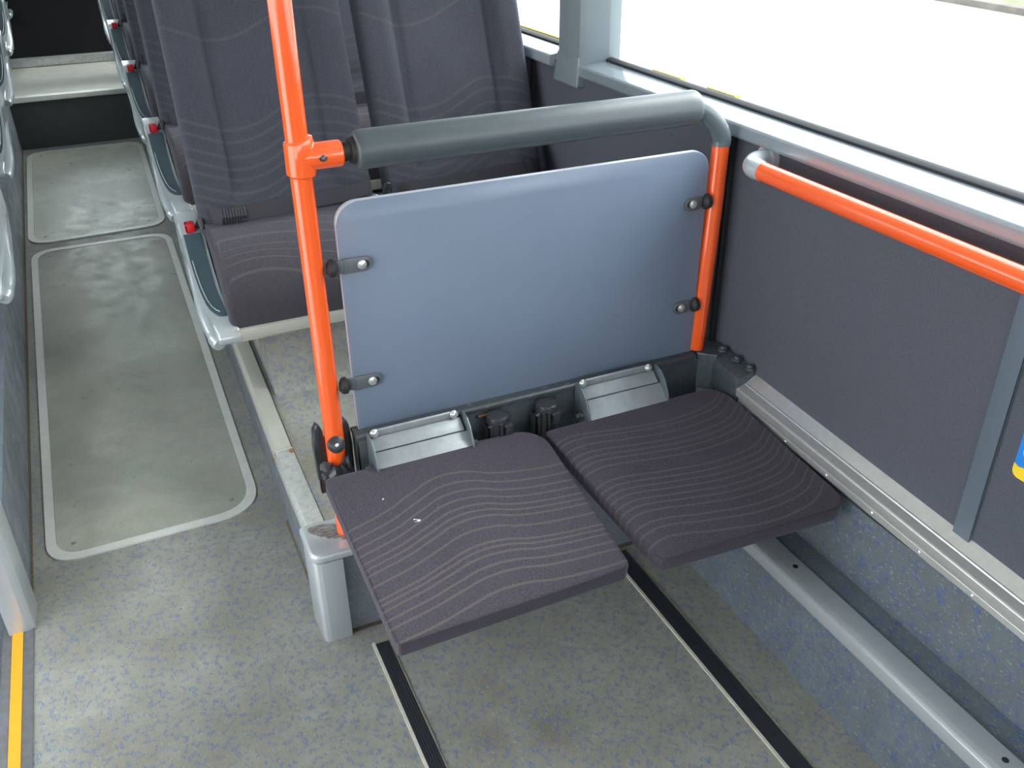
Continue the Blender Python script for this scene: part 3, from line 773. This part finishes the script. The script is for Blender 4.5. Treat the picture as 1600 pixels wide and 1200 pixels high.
# ------------------------------------------------------------------ passenger seats
def seat(name_label, dx, dy, dz, aisle=True, mirror=False, group=None, W=.515, belt=True):
    """seat facing the camera. local frame: x = aisle edge .. wall, built at row-1 coordinates, moved by (dx,dy,dz)"""
    base = Vector((.46+dx, 2.55+dy, .29+dz))
    if mirror: base.x = -.46-.18-dx
    r_ = empty('passenger_seat', base, name_label, 'seat', group)
    def T(b):
        for v in b.verts:
            if mirror: v.co.x = -.18-v.co.x - dx
            else: v.co.x += dx
            v.co.y += dy; v.co.z += dz
        return b
    x0 = .207; x1 = x0+W
    # cushion
    b = NB()
    prof = [(2.392, .505), (2.382, .55), (2.380, .60), (2.394, .648), (2.440, .693), (2.505, .719), (2.57, .728), (2.64, .733), (2.70, .735), (2.70, .62), (2.60, .56), (2.46, .50)]
    prism(b, prof, 'x', x0+.006, x1-.004, .020, 4, uv=.5, end_only=True)
    for v in b.verts:   # slight dish in the middle rear
        u = (v.co.x-x0)/W; k = sst(2.45, 2.6, v.co.y)*max(0, 1-abs(u-.5)*2.6)
        if v.co.z > .68: v.co.z -= .016*k
    obj('cushion', T(b), 'seat_fab', r_, angle=60)
    # backrest
    H = .86; b0 = Vector((x0, 2.628, .655)); dv = Vector((0, .345, .94)).normalized(); nv = Vector((0, -dv.z, dv.y))
    def fm(a, c, n):
        p = b0+Vector((a, 0, 0))+dv*c+nv*n
        return p
    def rel(u, v):
        e = abs(u-.5)*2
        return .020*sst(.55, .72, e) - .010*math.exp(-((e-.58)/.035)**2) + .012*math.sin(v*6)*(1-e)
    b = NB(); slab(b, W, H, (.03, .03, .10, .10), .085, .022, fm, rel, 16)
    obj('backrest', T(b), 'back_fab', r_, angle=80)
    b = NB(); bx(b, x0+.02, x1-.02, 2.74, 2.78, .46, .74, .01); bx(b, x0+.03, x1-.03, 2.46, 2.76, .46, .50, .01)
    obj('seat_frame', T(b), 'seat_back_plastic', r_)
    b = NB(); bx(b, x0+.01, x1-.002, 2.378, 2.44, .468, .506, .006)
    obj('front_rail', T(b), 'beige_trim', r_)
    if aisle:
        # silver side shell following the edge of the cushion
        b = NB()
        tp = [(2.835, .715), (2.80, .728), (2.72, .718), (2.66, .693), (2.60, .661), (2.54, .624), (2.48, .582), (2.44, .55), (2.405, .525), (2.385, .508), (2.372, .490),
              (2.376, .470), (2.40, .462), (2.50, .470), (2.62, .500), (2.75, .55), (2.84, .60)]
        prism(b, tp, 'x', .146, .209, .007, 3)
        for v in b.verts:   # shell curls in towards the cushion at the front
            k = sst(2.50, 2.37, v.co.y); v.co.x += .028*k
        sh = obj('side_shell', T(b), 'shell', r_, angle=40)
        b = NB()
        def top(y):   # height of the shell's upper edge at y
            e = [(2.372, .490), (2.385, .508), (2.405, .525), (2.44, .55), (2.48, .582), (2.54, .624), (2.60, .661), (2.66, .693), (2.72, .718)]
            for (a_, za), (b_, zb) in zip(e, e[1:]):
                if a_ <= y <= b_: return za+(zb-za)*(y-a_)/(b_-a_)
        ys = [2.668, 2.62, 2.57, 2.53, 2.50, 2.475, 2.455, 2.44, 2.43, 2.424, 2.421]
        xl = [.1535, .1530, .1530, .1545, .1570, .1605, .1655, .1725, .181, .190, .200]
        tp2 = [(y, top(y)+.0035) for y in ys]
        L_ = [(a_, .2015+.010*sst(2.50, 2.42, y)) for a_, y in zip(xl, ys)]
        vs = []
        for (y, z), (xa, xb_) in zip(tp2, L_):
            vs.append((b.verts.new((xa, y, z)), b.verts.new((xb_, y, z))))
        dn = []
        for (y, z), (xa, xb_) in zip(tp2, L_):
            dn.append((b.verts.new((xa, y, z-.006)), b.verts.new((xb_, y, z-.006))))
        for i in range(len(vs)-1):
            b.faces.new((vs[i][0], vs[i][1], vs[i+1][1], vs[i+1][0])); b.faces.new((dn[i][0], dn[i][1], dn[i+1][1], dn[i+1][0]))
            b.faces.new((vs[i][0], vs[i+1][0], dn[i+1][0], dn[i][0])); b.faces.new((vs[i][1], vs[i+1][1], dn[i+1][1], dn[i][1]))
        b.faces.new((vs[0][0], vs[0][1], dn[0][1], dn[0][0])); b.faces.new((vs[-1][0], vs[-1][1], dn[-1][1], dn[-1][0]))
        obj('dark_inlay', T(b), 'teal', sh)
        b = NB(); tube(b, [(a_+.006, y+.008, top(y+.008)+.0045) for a_, y in zip(xl[2:-1], ys[2:-1])], .0016, 6); obj('inlay_ridge', T(b), 'shell', sh)
        b = NB(); tube(b, smooth_path([(.166, 2.80, .60), (.160, 2.65, .565), (.158, 2.50, .512), (.166, 2.42, .482), (.176, 2.385, .470)], 5), [.016]*8+[.018]*8+[.021]*4+[.018], 16)
        obj('shell_fin', T(b), 'shell', sh)
        b = NB(); bx(b, .163, .190, 2.672, 2.708, .700, .7265, .004, 2)
        bk = obj('belt_buckle', T(b), 'red', sh, label='red belt buckle button')
        b = NB(); tube(b, [(.197, 2.69, .71), (.202, 2.665, .735), (.204, 2.64, .745), (.206, 2.63, .72)], .007, 10); obj('belt_tongue', T(b), 'black_plastic', bk)
    # console between the two seats of a pair
    if aisle:
        b = NB(); tp = [(2.80, .70), (2.74, .715), (2.66, .69), (2.55, .64), (2.50, .60), (2.50, .56), (2.66, .56), (2.82, .62)]
        prism(b, tp, 'x', x1+.004, x1+.038, .008, 3)
        obj('middle_shell', T(b), 'shell', r_, angle=40)
    if belt:
        b = NB()
        pts = smooth_path([(x0+.01, 2.665, .742), (x0+.06, 2.612, .757), (x0+.16, 2.600, .762), (x0+.30, 2.603, .766), (x0+W-.05, 2.615, .775), (x0+W-.005, 2.66, .778)], 5)
        R_ = []
        for p in pts:
            R_.append([b.verts.new(p+Vector(q)) for q in ((0, 0, -.022), (0, -.004, -.020), (0, .004, .022), (0, .008, .020))])
        for i in range(len(R_)-1):
            for k in range(4): b.faces.new((R_[i][k], R_[i][(k+1) % 4], R_[i+1][(k+1) % 4], R_[i+1][k]))
        b.faces.new(R_[0]); b.faces.new(R_[-1])
        bl = obj('seat_belt', T(b), 'webbing', r_)
        if aisle:
            b = NB()
            for k in range(9): tube(b, [(x0+.055+k*.008, 2.606, .735), (x0+.055+k*.008, 2.596, .757), (x0+.055+k*.008, 2.606, .779)], .0042, 8)
            obj('belt_sleeve', T(b), 'webbing', bl)
        else:
            b = NB(); bx(b, x0-.03, x0+.0, 2.575, 2.605, .70, .765, .006); tube(b, smooth_path([(x0-.035, 2.59, .75), (x0-.03, 2.58, .79), (x0-.015, 2.58, .79), (x0-.01, 2.59, .75)], 4), .003, 8)
            obj('belt_buckle', T(b), 'black_plastic', bl)
            b = NB(); hexa(b, [(x0+W-.06, 2.60, .735), (x0+W-.045, 2.60, .735), (x0+W-.045, 2.64, .735), (x0+W-.06, 2.64, .735), (x0+W-.085, 2.59, .80), (x0+W-.07, 2.59, .80), (x0+W-.07, 2.62, .80), (x0+W-.085, 2.62, .80)], 0, .002)
            obj('belt_guide', T(b), 'black_plastic', bl)
    return r_
RG, LG = 'seats in rows on the window side', 'seats in rows on the left of the aisle'
nm = ['front', 'second', 'third', 'fourth', 'fifth']
offs = [(0, 0), (.89, .0855), (1.74, .1536), (2.58, .219), (3.43, .30)]
where = ['directly behind the orange pole', 'one row behind the orange pole, mostly hidden', 'third from the orange pole, seen as a sliver', 'fourth from the orange pole, seen as a sliver', 'furthest back, cut by the top edge']
wherew = ['behind the grey board, by the window pillar', 'seen through the gap between the two front seats', 'third along the windows, hidden behind others', 'fourth along the windows, hidden behind others']
for i, (dy, dz) in enumerate(offs):
    s_ = seat('grey aisle seat with silver side shell, %s' % where[i], 0, dy, dz, True, False, RG)
    if i < 2: seat('grey window seat, %s' % wherew[i], .562, dy, dz, False, False, RG, .525)
lw = ['nearest', 'second from the camera', 'third from the camera', 'fourth from the camera', 'last, at the top left corner']
for i, (yk, zk) in enumerate([(2.834, .530), (3.845, .616), (4.791, .697), (5.709, .775), (6.60, .85)]):
    seat('left-side seat, silver shell at photo edge, %s' % lw[i], .005, yk-2.385, zk-.470, True, True, LG, belt=False)
